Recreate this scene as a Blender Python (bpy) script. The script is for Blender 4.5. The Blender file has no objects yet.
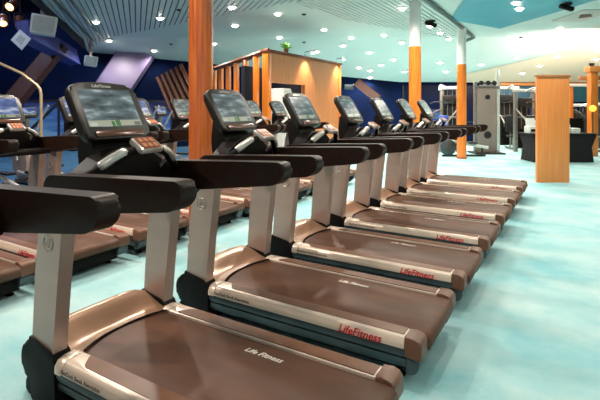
import bpy, bmesh, math, random
from mathutils import Vector, Matrix
random.seed(7)
S = bpy.context.scene
C = S.collection
F, HY, EYE, A = 455.0, 108.0, 1.5, 0.543      # focal length in px, horizon row, eye height, yaw
CA, SA = math.cos(A), math.sin(A)
PI = math.pi


def W(r, d, z=0.0):
    """room axes: r to the right of the camera heading, d along it"""
    return Vector((r * CA - d * SA, r * SA + d * CA, z))


def at(u, v, d):
    return W((u - 300) / F * d, d, EYE + (HY - v) / F * d)


# ------------------------------------------------------------------ materials
def lin(c):
    return tuple(((x / 255) / 12.92 if x / 255 <= 0.04045 else ((x / 255 + 0.055) / 1.055) ** 2.4) for x in c) + (1.0,)


def new_mat(name):
    m = bpy.data.materials.new(name)
    m.use_nodes = True
    nt = m.node_tree
    return m, nt, nt.nodes['Principled BSDF']


def mat(name, c, rough=0.5, metal=0.0, c2=None, scale=8.0, stretch=(1, 1, 1), coat=0.0, bump=0.0, detail=4.0, spec=0.5):
    m, nt, b = new_mat(name)
    N, L = nt.nodes, nt.links
    b.inputs['Roughness'].default_value = rough
    b.inputs['Metallic'].default_value = metal
    b.inputs['Coat Weight'].default_value = coat
    b.inputs['Specular IOR Level'].default_value = spec
    if c2 is None:
        c2 = tuple(x * 0.9 for x in c)
    tc = N.new('ShaderNodeTexCoord')
    mp = N.new('ShaderNodeMapping')
    mp.inputs['Scale'].default_value = stretch
    nz = N.new('ShaderNodeTexNoise')
    nz.inputs['Scale'].default_value = scale
    nz.inputs['Detail'].default_value = detail
    rp = N.new('ShaderNodeValToRGB')
    rp.color_ramp.elements[0].position = 0.3
    rp.color_ramp.elements[1].position = 0.7
    rp.color_ramp.elements[0].color = lin(c2)
    rp.color_ramp.elements[1].color = lin(c)
    L.new(tc.outputs['Object'], mp.inputs['Vector'])
    L.new(mp.outputs['Vector'], nz.inputs['Vector'])
    L.new(nz.outputs['Fac'], rp.inputs['Fac'])
    L.new(rp.outputs['Color'], b.inputs['Base Color'])
    if bump:
        bp = N.new('ShaderNodeBump')
        bp.inputs['Strength'].default_value = bump
        bp.inputs['Distance'].default_value = 0.01
        L.new(nz.outputs['Fac'], bp.inputs['Height'])
        L.new(bp.outputs['Normal'], b.inputs['Normal'])
    return m


def emit(name, c, strength):
    m, nt, b = new_mat(name)
    b.inputs['Base Color'].default_value = lin(c)
    b.inputs['Emission Color'].default_value = lin(c)
    b.inputs['Emission Strength'].default_value = strength
    return m


def screen_mat(name, cols, strength, band=True, seed=0.0):
    m, nt, b = new_mat(name)
    N, L = nt.nodes, nt.links
    tc = N.new('ShaderNodeTexCoord')
    mp = N.new('ShaderNodeMapping')
    mp.inputs['Rotation'].default_value = (0.9 + seed, 0, 0)
    mp.inputs['Location'].default_value = (seed, seed, 0)
    wv = N.new('ShaderNodeTexNoise')
    wv.inputs['Scale'].default_value = 2.6
    wv.inputs['Detail'].default_value = 5
    mp.inputs['Scale'].default_value = (1, 0.8, 1.5)
    rp = N.new('ShaderNodeValToRGB')
    for i, p in enumerate((0.36, 0.47, 0.56, 0.66)):
        e = rp.color_ramp.elements[i] if i < 2 else rp.color_ramp.elements.new(p)
        e.position = p
        e.color = lin(cols[i])
    L.new(tc.outputs['Generated'], mp.inputs['Vector'])
    L.new(mp.outputs['Vector'], wv.inputs['Vector'])
    L.new(wv.outputs['Fac'], rp.inputs['Fac'])
    col = rp.outputs['Color']
    if band:
        sx = N.new('ShaderNodeSeparateXYZ')
        L.new(tc.outputs['Generated'], sx.inputs[0])

        def step(sock, lo, hi):
            a = N.new('ShaderNodeMath'); a.operation = 'GREATER_THAN'; a.inputs[1].default_value = lo
            c = N.new('ShaderNodeMath'); c.operation = 'LESS_THAN'; c.inputs[1].default_value = hi
            q = N.new('ShaderNodeMath'); q.operation = 'MULTIPLY'
            L.new(sock, a.inputs[0]); L.new(sock, c.inputs[0])
            L.new(a.outputs[0], q.inputs[0]); L.new(c.outputs[0], q.inputs[1])
            return q.outputs[0]

        def mix(fac, c1, c2v):
            x = N.new('ShaderNodeMix'); x.data_type = 'RGBA'
            L.new(fac, x.inputs['Factor']); L.new(c1, x.inputs['A'])
            x.inputs['B'].default_value = lin(c2v)
            return x.outputs['Result']

        def mul(a, c):
            q = N.new('ShaderNodeMath'); q.operation = 'MULTIPLY'
            L.new(a, q.inputs[0]); L.new(c, q.inputs[1])
            return q.outputs[0]
        z, y = sx.outputs['Z'], sx.outputs['Y']
        bandm = step(z, 0.02, 0.17)
        col = mix(bandm, col, (186, 190, 164))
        col = mix(mul(step(z, 0.0, 0.15), step(y, 0.41, 0.47)), col, (70, 130, 60))
        col = mix(mul(step(z, 0.02, 0.17), step(y, 0.49, 0.58)), col, (70, 130, 60))
        col = mix(mul(step(z, 0.03, 0.12), step(y, 0.02, 0.15)), col, (215, 215, 205))
        col = mix(mul(step(z, 0.03, 0.12), step(y, 0.85, 0.98)), col, (110, 115, 110))
    L.new(col, b.inputs['Emission Color'])
    b.inputs['Emission Strength'].default_value = strength
    b.inputs['Base Color'].default_value = (0.02, 0.02, 0.02, 1)
    b.inputs['Roughness'].default_value = 0.25
    return m


M = {}
M['silver'] = mat('brushed_silver', (190, 166, 154), 0.38, 0.45, (184, 160, 149), 3, (1, 1, 4))
M['rail_silver'] = mat('rail_silver', (238, 218, 200), 0.3, 0.25, (226, 204, 186), 6, (1, 8, 8))
M['black'] = mat('black_plastic', (20, 13, 10), 0.55, 0, (13, 9, 7), 40, spec=0.15)
M['arm'] = mat('armrest_rubber', (40, 23, 14), 0.42, 0, (31, 17, 11), 30, spec=0.2)
M['belt'] = mat('belt_rubber', (97, 64, 46), 0.5, 0, (80, 52, 38), 3, (1, 4, 1), bump=0.03, spec=0.3)
M['brown'] = mat('brown_plastic', (118, 81, 61), 0.4, 0, (106, 72, 55), 10, spec=0.35)
M['hood'] = mat('motor_cover_plastic', (168, 130, 104), 0.28, 0.25, (158, 120, 95), 5)
M['skirt'] = mat('side_skirt_plastic', (76, 86, 90), 0.35, 0.3, (64, 74, 78), 6)
M['bezel'] = mat('bezel_plastic', (36, 27, 21), 0.4, 0.05, (28, 21, 17), 20, spec=0.4)
M['gloss_brown'] = mat('gloss_brown_bar', (98, 62, 46), 0.2, 0.1, (84, 52, 38), 8)
M['grip'] = mat('grip_silver', (224, 212, 204), 0.25, 0.6, (200, 190, 182), 9)
M['keypad'] = mat('keypad_orange', (130, 58, 40), 0.4, 0, (110, 48, 36), 30)
M['key'] = mat('key_cream', (190, 130, 84), 0.4)
M['red'] = mat('logo_red', (214, 34, 44), 0.4)
M['white_ink'] = mat('white_ink', (236, 226, 212), 0.4)
M['grey_ink'] = mat('grey_ink', (92, 76, 70), 0.5)
M['chrome_ink'] = mat('silver_ink', (206, 200, 192), 0.25, 0.5)
M['screen'] = screen_mat('screen_image', [(38, 50, 58), (84, 102, 108), (112, 130, 134), (190, 204, 210)], 0.4)
M['screen_blue'] = screen_mat('screen_blue_image', [(24, 50, 120), (60, 100, 180), (120, 150, 210), (225, 235, 250)], 0.35, True, 0.7)
M['wood'] = mat('column_wood', (240, 140, 52), 0.22, 0, (220, 112, 36), 5, (6, 6, 0.35), coat=0.5)
M['wood_dark'] = mat('column_wood_dark', (206, 108, 46), 0.2, 0, (170, 78, 30), 5, (6, 6, 0.35), coat=0.6)
M['wood_tan'] = mat('kiosk_wood', (196, 126, 74), 0.4, 0, (180, 110, 62), 4, (5, 5, 0.3))
M['wood_panel'] = mat('panel_wood', (236, 150, 78), 0.35, 0, (222, 130, 60), 4, (9, 9, 0.3), coat=0.2)
M['wood_brown'] = mat('brown_beam_wood', (134, 76, 44), 0.5, 0, (86, 46, 30), 4, (2, 9, 9))
M['dark_brown'] = mat('dark_brown_wood', (74, 34, 20), 0.6, 0, (50, 22, 14), 4, (2, 9, 9))
M['bay_carpet'] = mat('bay_carpet', (58, 98, 128), 0.9, 0, (44, 80, 110), 3, spec=0.1)
M['white'] = mat('white_paint', (240, 240, 236), 0.4, 0, (232, 232, 228), 5)
M['off_white'] = mat('off_white_plastic', (206, 208, 202), 0.45, 0, (194, 196, 190), 5)
M['grey_metal'] = mat('grey_metal', (150, 142, 134), 0.35, 0.5, (128, 120, 112), 12)
M['dark_metal'] = mat('dark_metal', (66, 62, 60), 0.35, 0.5, (46, 44, 44), 12)
M['pale_metal'] = mat('pale_metal', (222, 220, 214), 0.3, 0.4, (204, 202, 196), 12)
M['beige_tube'] = mat('beige_tube', (196, 172, 140), 0.3, 0.5, (170, 146, 116), 12)
M['cloth_black'] = mat('black_cloth', (18, 15, 20), 0.9, 0, (10, 9, 12), 8, bump=0.1)
M['pad'] = mat('black_vinyl', (34, 36, 40), 0.45, 0, (26, 28, 32), 12)
M['blue_pad'] = mat('blue_vinyl', (46, 90, 190), 0.45, 0, (36, 72, 160), 12)
M['navy'] = mat('navy_wall', (3, 20, 56), 0.9, 0, (2, 14, 42), 1.2, spec=0.1)
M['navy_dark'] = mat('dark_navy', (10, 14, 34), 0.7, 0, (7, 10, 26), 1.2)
M['teal_wall'] = mat('teal_wall', (30, 98, 112), 0.5, 0, (20, 64, 96), 0.8)
M['purple'] = mat('purple_grey_panel', (110, 100, 134), 0.5, 0, (98, 88, 122), 1)
M['indigo'] = mat('indigo_beam', (74, 84, 158), 0.5, 0, (58, 66, 136), 1)
M['ceiling'] = mat('mint_ceiling', (216, 232, 228), 0.6, 0, (206, 226, 222), 0.7)
M['slat'] = mat('mint_slat', (214, 228, 224), 0.5, 0, (202, 220, 216), 2)
M['slat_gap'] = mat('slat_gap', (66, 92, 94), 0.8)
M['ceil_blue'] = mat('turquoise_ceiling', (96, 184, 200), 0.5, 0, (78, 168, 188), 0.9)
M['cream'] = mat('warm_lit_cream', (255, 232, 208), 0.5, 0, (255, 226, 200), 0.6)
M['trim_dark'] = mat('ceiling_trim', (84, 106, 104), 0.5)
M['green'] = mat('green_leaf', (120, 180, 50), 0.5, 0, (70, 130, 30), 20)
M['orange'] = emit('orange_glow', (255, 160, 50), 1.6)
M['lamp'] = emit('lamp_disc', (255, 246, 232), 14.0)
M['warm_lamp'] = emit('warm_lamp_disc', (255, 200, 120), 3.0)
M['blue_win'] = screen_mat('blue_lit_window', [(14, 40, 120), (30, 84, 190), (60, 130, 225), (130, 190, 245)], 0.2, False, 0.3)


def floor_mat():
    m, nt, b = new_mat('aqua_carpet')
    N, L = nt.nodes, nt.links
    b.inputs['Roughness'].default_value = 0.75
    b.inputs['Specular IOR Level'].default_value = 0.25
    tc = N.new('ShaderNodeTexCoord')
    mp = N.new('ShaderNodeMapping'); mp.inputs['Scale'].default_value = (0.8, 1.1, 1)
    n1 = N.new('ShaderNodeTexNoise'); n1.inputs['Scale'].default_value = 1.6; n1.inputs['Detail'].default_value = 6
    n1.inputs['Roughness'].default_value = 0.62
    n2 = N.new('ShaderNodeTexNoise'); n2.inputs['Scale'].default_value = 120; n2.inputs['Detail'].default_value = 2
    rp = N.new('ShaderNodeValToRGB')
    rp.color_ramp.elements[0].position = 0.32; rp.color_ramp.elements[0].color = lin((130, 190, 197))
    rp.color_ramp.elements[1].position = 0.68; rp.color_ramp.elements[1].color = lin((186, 213, 212))
    mx = N.new('ShaderNodeMix'); mx.data_type = 'RGBA'; mx.blend_type = 'MULTIPLY'; mx.inputs['Factor'].default_value = 0.18
    L.new(tc.outputs['Object'], mp.inputs['Vector']); L.new(mp.outputs['Vector'], n1.inputs['Vector'])
    L.new(tc.outputs['Object'], n2.inputs['Vector'])
    L.new(n1.outputs['Fac'], rp.inputs['Fac'])
    L.new(rp.outputs['Color'], mx.inputs['A']); L.new(n2.outputs['Color'], mx.inputs['B'])
    L.new(mx.outputs['Result'], b.inputs['Base Color'])
    bp = N.new('ShaderNodeBump'); bp.inputs['Strength'].default_value = 0.15; bp.inputs['Distance'].default_value = 0.01
    L.new(n2.outputs['Fac'], bp.inputs['Height']); L.new(bp.outputs['Normal'], b.inputs['Normal'])
    return m


M['floor'] = floor_mat()


# ------------------------------------------------------------------ mesh helpers
def finish(name, bm, m, parent=None, smooth=35):
    me = bpy.data.meshes.new(name)
    bmesh.ops.recalc_face_normals(bm, faces=bm.faces)
    bm.to_mesh(me)
    bm.free()
    if smooth:
        for p in me.polygons:
            p.use_smooth = True
        me.set_sharp_from_angle(angle=math.radians(smooth))
    me.materials.append(m if not isinstance(m, str) else M[m])
    o = bpy.data.objects.new(name, me)
    C.objects.link(o)
    if parent:
        o.parent = parent
    return o


def rpoly(pts, rad, n=4):
    """round the corners of a 2-D polygon; rad one number or one per corner"""
    out = []
    k = len(pts)
    for i, p in enumerate(pts):
        r = rad[i] if isinstance(rad, (list, tuple)) else rad
        p = Vector(p); a = Vector(pts[i - 1]) - p; b = Vector(pts[(i + 1) % k]) - p
        r = min(r, a.length * 0.48, b.length * 0.48)
        if r <= 1e-5:
            out.append(tuple(p)); continue
        s, e = p + a.normalized() * r, p + b.normalized() * r
        for j in range(n + 1):
            t = j / n
            q = s * (1 - t) ** 2 + p * 2 * t * (1 - t) + e * t * t
            out.append(tuple(q))
    return out


def slab(bm, pts, lo, hi, axis='Y', bevel=0.0, seg=2, mtx=None):
    """polygon extruded along an axis. axis Y: pts are (x,z); X: (y,z); Z: (x,y)"""
    def P(p, t):
        a, b = p
        v = {'Y': (a, t, b), 'X': (t, a, b), 'Z': (a, b, t)}[axis]
        return mtx @ Vector(v) if mtx else Vector(v)
    v0 = [bm.verts.new(P(p, lo)) for p in pts]
    v1 = [bm.verts.new(P(p, hi)) for p in pts]
    f0 = bm.faces.new(v0); f1 = bm.faces.new(v1[::-1])
    n = len(pts)
    for i in range(n):
        bm.faces.new((v0[i], v1[i], v1[(i + 1) % n], v0[(i + 1) % n]))
    if bevel > 0:
        es = list(set(list(f0.edges) + list(f1.edges)))
        bmesh.ops.bevel(bm, geom=es, offset=bevel, segments=seg, profile=0.5, affect='EDGES', clamp_overlap=True)
    return bm


def box(bm, lo, hi, bevel=0.0, seg=2, mtx=None):
    r = bmesh.ops.create_cube(bm, size=1)
    vs = r['verts']
    for v in vs:
        v.co = Vector([lo[i] + (v.co[i] + 0.5) * (hi[i] - lo[i]) for i in range(3)])
        if mtx: v.co = mtx @ v.co
    if bevel > 0:
        es = list({e for v in vs for e in v.link_edges})
        bmesh.ops.bevel(bm, geom=es, offset=bevel, segments=seg, profile=0.5, affect='EDGES', clamp_overlap=True)
    return bm


def tube(bm, pts, rad, n=10, closed=False, flat=1.0):
    pts = [Vector(p) for p in pts]
    k = len(pts)
    rings = []
    for i, p in enumerate(pts):
        if closed:
            t = pts[(i + 1) % k] - pts[i - 1]
        else:
            t = pts[min(i + 1, k - 1)] - pts[max(i - 1, 0)]
        t.normalize()
        ref = Vector((0, 0, 1)) if abs(t.z) < 0.92 else Vector((1, 0, 0))
        s = t.cross(ref).normalized(); q = s.cross(t)
        r = rad[i] if isinstance(rad, (list, tuple)) else rad
        rings.append([bm.verts.new(p + (s * math.cos(2 * PI * j / n) + q * math.sin(2 * PI * j / n) * flat) * r) for j in range(n)])
    for i in range(k if closed else k - 1):
        a, b = rings[i], rings[(i + 1) % k]
        for j in range(n):
            bm.faces.new((a[j], a[(j + 1) % n], b[(j + 1) % n], b[j]))
    if not closed:
        bm.faces.new(rings[0][::-1]); bm.faces.new(rings[-1])
    return bm


def smooth_path(pts, n=6):
    pts = [Vector(p) for p in pts]
    out = []
    for i in range(len(pts) - 1):
        p0, p1, p2, p3 = pts[max(i - 1, 0)], pts[i], pts[i + 1], pts[min(i + 2, len(pts) - 1)]
        for j in range(n):
            t = j / n
            out.append(0.5 * ((2 * p1) + (p2 - p0) * t + (2 * p0 - 5 * p1 + 4 * p2 - p3) * t * t + (-p0 + 3 * p1 - 3 * p2 + p3) * t ** 3))
    out.append(pts[-1])
    return out


def lathe(bm, prof, n=24, cx=0, cy=0, mtx=None):
    """profile of (radius, z)"""
    rings = []
    for r, z in prof:
        rings.append([bm.verts.new((mtx @ Vector((cx + r * math.cos(2 * PI * j / n), cy + r * math.sin(2 * PI * j / n), z))) if mtx else
                                   (cx + r * math.cos(2 * PI * j / n), cy + r * math.sin(2 * PI * j / n), z)) for j in range(n)])
    for a, b in zip(rings, rings[1:]):
        for j in range(n):
            bm.faces.new((a[j], a[(j + 1) % n], b[(j + 1) % n], b[j]))
    bm.faces.new(rings[0][::-1]); bm.faces.new(rings[-1])
    return bm


def B():
    return bmesh.new()


def text_mesh(name, s, size, origin, right, up, m, parent, depth=0.0006, shear=0.3, align='CENTER', bold=0.018):
    cu = bpy.data.curves.new(name + '_c', 'FONT')
    cu.body = s; cu.size = size; cu.align_x = align; cu.align_y = 'CENTER'; cu.shear = shear
    cu.extrude = depth; cu.resolution_u = 3; cu.offset = size * bold
    t = bpy.data.objects.new(name + '_t', cu)
    C.objects.link(t)
    dg = bpy.context.evaluated_depsgraph_get()
    me = bpy.data.meshes.new_from_object(t.evaluated_get(dg))
    bpy.data.objects.remove(t); bpy.data.curves.remove(cu)
    r, u = Vector(right).normalized(), Vector(up).normalized()
    n = r.cross(u)
    mt = Matrix(((r.x, u.x, n.x, origin[0]), (r.y, u.y, n.y, origin[1]), (r.z, u.z, n.z, origin[2]), (0, 0, 0, 1)))
    me.transform(mt)
    me.name = name
    me.materials.clear(); me.materials.append(M[m])
    o = bpy.data.objects.new(name, me)
    C.objects.link(o)
    o.parent = parent
    return o


def tag(o, label, cat, group=None, kind=None):
    if label: o['label'] = label
    if cat: o['category'] = cat
    if group: o['group'] = group
    if kind: o['kind'] = kind
    return o


def thing(name, label, cat, loc, rz=0.0, group=None):
    o = bpy.data.objects.new(name, None)
    o.empty_display_size = 0.1
    C.objects.link(o)
    o.location = loc; o.rotation_euler = (0, 0, rz)
    return tag(o, label, cat, group)


def kids(o):
    return [c for c in bpy.data.objects if c.parent == o]


def copy_tree(o, parent=None):
    c = o.copy()
    C.objects.link(c)
    if parent: c.parent = parent
    for ch in CH.get(o.name, []):
        copy_tree(ch, c)
    return c


CH = {}


def index_children():
    CH.clear()
    for o in bpy.data.objects:
        if o.parent: CH.setdefault(o.parent.name, []).append(o)


def struct(name, bm, m, smooth=0):
    o = finish(name, bm, m, None, smooth)
    o['kind'] = 'structure'
    return o


def poly_face(bm, pts):
    return bm.faces.new([bm.verts.new(p) for p in pts])


# ------------------------------------------------------------------ the room
DF, DW, ZC = 15.4, 20.0, 3.9                    # fold of the ceiling, back wall, flat ceiling height
KS = (ZC - 2.64) / (DW - DF)


def zc(d):
    return ZC if d <= DF else ZC - (d - DF) * KS


def on_ceiling(u, v):
    s = (HY - v) / F
    d = (ZC - EYE) / s if s > 0 else 1e9
    if d > DF:
        d = (ZC + KS * DF - EYE) / (s + KS)
    return ((u - 300) / F * d, d)


def Wc(p, off=0.0):
    return W(p[0], p[1], zc(p[1]) - off)


E0, E1 = (-5.73, 10.1), (-7.77, 16.67)          # left edge of the lowered ceiling
es = (E1[0] - E0[0]) / (E1[1] - E0[1])


def edge(d):
    return (E0[0] + es * (d - E0[1]), d)


RW = 15.5
BL = (4.4, DW)
bl = (BL[1] - E1[1]) / (BL[0] - E1[0])
FARL = (-15.0, E1[1] + bl * (-15.0 - E1[0]))

bm = B()
slab(bm, [tuple(W(*p).xy) for p in ((-16, -4), (RW, -4), (RW, DW), BL, FARL, (-16, 12))], -0.1, 0.0, 'Z')
struct('floor', bm, 'floor')

bm = B()                                        # dark carpet of the left bay, beyond the rear treadmills
slab(bm, [(-6.1, 0.2), (-6.1, 8.6)] + [tuple(W(*p).xy) for p in ((-3.4, 17.7), FARL, (-15.5, 6))], 0.0, 0.008, 'Z')
struct('floor_left', bm, 'bay_carpet')
bm = B()
poly_face(bm, [Wc(edge(-4)), Wc((RW, -4)), Wc((RW, DF)), Wc(edge(DF))])
poly_face(bm, [Wc(edge(DF)), Wc((RW, DF)), Wc((RW, DW)), Wc(BL), Wc(E1)])
struct('ceiling', bm, 'ceiling')
bm = B()                                        # taller dark bay beyond the lowered edge
poly_face(bm, [W(-16, -4, 5.6), W(*edge(-4), 5.6), W(*E1, 5.6), W(*FARL, 5.6), W(-16, 12, 5.6)])
struct('ceiling_left', bm, 'navy_dark')


def wall(name, p, q, h, m, t=0.12, z0=0.0):
    bm = B()
    a, b = W(*p), W(*q)
    n = Vector((-(b - a).y, (b - a).x, 0)).normalized() * t
    slab(bm, [(a.x, a.y), (b.x, b.y), (b.x + n.x, b.y + n.y), (a.x + n.x, a.y + n.y)], z0, h, 'Z')
    return struct(name, bm, m)


wall('wall_back', (RW, DW), BL, 2.64 + 0.0, 'navy', -0.12)
wall('wall_back_left', BL, FARL, 5.6, 'navy', -0.12)
wall('wall_left', (-15.0, FARL[1]), (-15.0, -4), 5.6, 'navy', -0.12)
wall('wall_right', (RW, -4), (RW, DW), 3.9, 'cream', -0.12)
# fascia along the edge of the lowered ceiling
bm = B()
a, b = edge(-4), E1
poly_face(bm, [W(*a, 3.9), W(*b, 3.55), W(*b, 5.6), W(*a, 5.6)])
struct('trim_1', bm, 'navy_dark')


# slatted ceiling fields: real strips clipped to the field outline
def clip(poly, nrm, c, keep_less):
    out = []
    for i, p in enumerate(poly):
        q = poly[(i + 1) % len(poly)]
        dp, dq = p[0] * nrm[0] + p[1] * nrm[1] - c, q[0] * nrm[0] + q[1] * nrm[1] - c
        if not keep_less: dp, dq = -dp, -dq
        if dp <= 0: out.append(p)
        if (dp < 0 < dq) or (dq < 0 < dp):
            t = dp / (dp - dq)
            out.append((p[0] + t * (q[0] - p[0]), p[1] + t * (q[1] - p[1])))
    return out


def slat_field(name, poly, dirv, pitch=0.13, gap=0.03):
    l = math.hypot(*dirv)
    nrm = (-dirv[1] / l, dirv[0] / l)
    cs = [p[0] * nrm[0] + p[1] * nrm[1] for p in poly]
    bk = B()
    for half in (True, False):                  # split where the ceiling folds
        part = clip(poly, (0, 1), DF, half)
        if len(part) > 2: poly_face(bk, [Wc(p, 0.012) for p in part])
    bm = B()
    c = min(cs)
    while c < max(cs):
        for half in (True, False):
            q = clip(clip(clip(poly, nrm, c, False), nrm, c + pitch - gap, True), (0, 1), DF, half)
            if len(q) > 2:
                top = [bm.verts.new(Wc(p, 0.013)) for p in q]
                bot = [bm.verts.new(Wc(p, 0.035)) for p in q]
                bm.faces.new(bot)
                for k in range(len(q)):
                    bm.faces.new((top[k], top[(k + 1) % len(q)], bot[(k + 1) % len(q)], bot[k]))
        c += pitch
    o = struct(name, bm, 'slat')
    g = finish('slat_backing', bk, 'slat_gap', o, 0)
    return o


pA, pB, pC = on_ceiling(86, 50), on_ceiling(296, 0), edge(-2)
d1 = on_ceiling(86, 50)
slat_field('trim_2', [edge(2.0), d1, pB, (0.6, 8.0), (-1.0, 2.0)], (-163 / F, 1.0))
ydir = (SA, CA)
q0, q1, q2, q3, q4 = on_ceiling(297, 2), on_ceiling(345, 19), on_ceiling(440, 36), on_ceiling(474, 36), on_ceiling(430, 0)
back = (q4[0] - ydir[0] * 8, q4[1] - ydir[1] * 8)
slat_field('trim_3', [(0.7, 8.0), q0, q1, q2, q3, q4, back, (-0.8, 2.0)], ydir)
# dark trim strip along the right side of that field
bm = B()
tube(bm, [Wc(back, 0.05), Wc(q4, 0.05), Wc(q3, 0.05)], 0.05, 6)
tube(bm, [Wc(q3, 0.05), Wc(on_ceiling(462, 41), 0.05)], 0.05, 6)
struct('trim_4', bm, 'trim_dark')
# two dark rods along the left edge
bm = B()
for k in (0.35, 0.7):
    tube(bm, [Wc((edge(4)[0] + k, 4), 0.05), Wc((edge(15.6)[0] + k, 15.6), 0.05)], 0.035, 6)
struct('trim_5', bm, 'trim_dark')
# turquoise field at upper right; at right a sheet with warm light in its colour
bm = B()
pts = [on_ceiling(*p) for p in ((450, 19), (500, 28), (555, 12), (590, 1))]
pts += [(7.2, 8.0), (3.0, 7.0)]
poly_face(bm, [Wc(p, 0.02) for p in pts])
struct('ceiling_right', bm, 'ceil_blue')
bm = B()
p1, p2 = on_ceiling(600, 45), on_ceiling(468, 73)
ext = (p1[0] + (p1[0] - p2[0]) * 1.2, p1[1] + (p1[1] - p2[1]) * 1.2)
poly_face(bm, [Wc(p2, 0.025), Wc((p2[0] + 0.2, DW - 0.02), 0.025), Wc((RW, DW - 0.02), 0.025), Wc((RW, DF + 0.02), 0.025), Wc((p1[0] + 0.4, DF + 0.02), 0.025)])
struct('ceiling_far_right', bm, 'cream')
# wood rail on the back wall and the teal stretch below it
bm = B()
box(bm, (0, -0.10, 0), (6.9, 0, 0.12), 0.01)
o = struct('trim_6', bm, 'wood_panel'); o.location = W(8.6, DW, 2.62 - 0.14); o.rotation_euler.z = A
bm = B()
box(bm, (0, -0.04, 1.75), (6.9, 0, 2.44))
o = struct('trim_7', bm, 'teal_wall'); o.location = W(8.6, DW, 0.02); o.rotation_euler.z = A
# dark windows with mullions on the back wall
bm = B()
for k in range(5):
    box(bm, (k * 2.05, -0.03, 0.9), (k * 2.05 + 0.07, 0, 2.5))
box(bm, (0, -0.03, 0.85), (8.27, 0, 0.93))
o = struct('window_1', bm, 'navy_dark'); o.location = W(0.2, DW - 1.28 * 0, 0); o.rotation_euler.z = A
o.location = W(4.5, DW, 0)
bm = B()
box(bm, (0.05, -0.012, 0.93), (4.0, 0, 2.5))
g = finish('pane', bm, mat('night_glass', (4, 16, 50), 0.3, 0, (3, 11, 36), 0.7, spec=0.2), o, 0)
# blue-lit window panes low on the far left wall
wl = Vector((BL[0] - FARL[0], BL[1] - FARL[1])).normalized()
ang = math.atan2(wl[1], wl[0]) + A


def on_blwall(r):
    return (r, E1[1] + bl * (r - E1[0]))


o = None
bm = B()
for k in range(6):
    box(bm, (k * 1.3 - 0.04, -0.07, 0.25), (k * 1.3 + 0.04, -0.005, 1.75))
box(bm, (0, -0.07, 1.70), (6.5, -0.005, 1.8)); box(bm, (0, -0.07, 0.2), (6.5, -0.005, 0.3))
for k in range(5):
    box(bm, (-0.05, -0.075, -0.95), (0.05, -0.006, 0.95), mtx=Matrix.Translation((k * 1.3 + 0.65, 0, 1.0)) @ Matrix.Rotation(0.75, 4, 'Y'))
o = struct('window_2', bm, 'navy_dark')
o.location = W(*on_blwall(-11.2)); o.rotation_euler.z = ang
bm = B()
box(bm, (0.0, -0.03, 0.25), (6.5, -0.004, 1.75))
finish('pane', bm, 'blue_win', o, 0)
o = struct('window_3', (lambda b: (box(b, (0, -0.03, 0.9), (1.3, -0.002, 1.45)), b)[1])(B()), 'blue_win')
o.location = W(4.9, DW - 0.03); o.rotation_euler.z = A

# ------------------------------------------------------------------ treadmill
WU = 0.353


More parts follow.
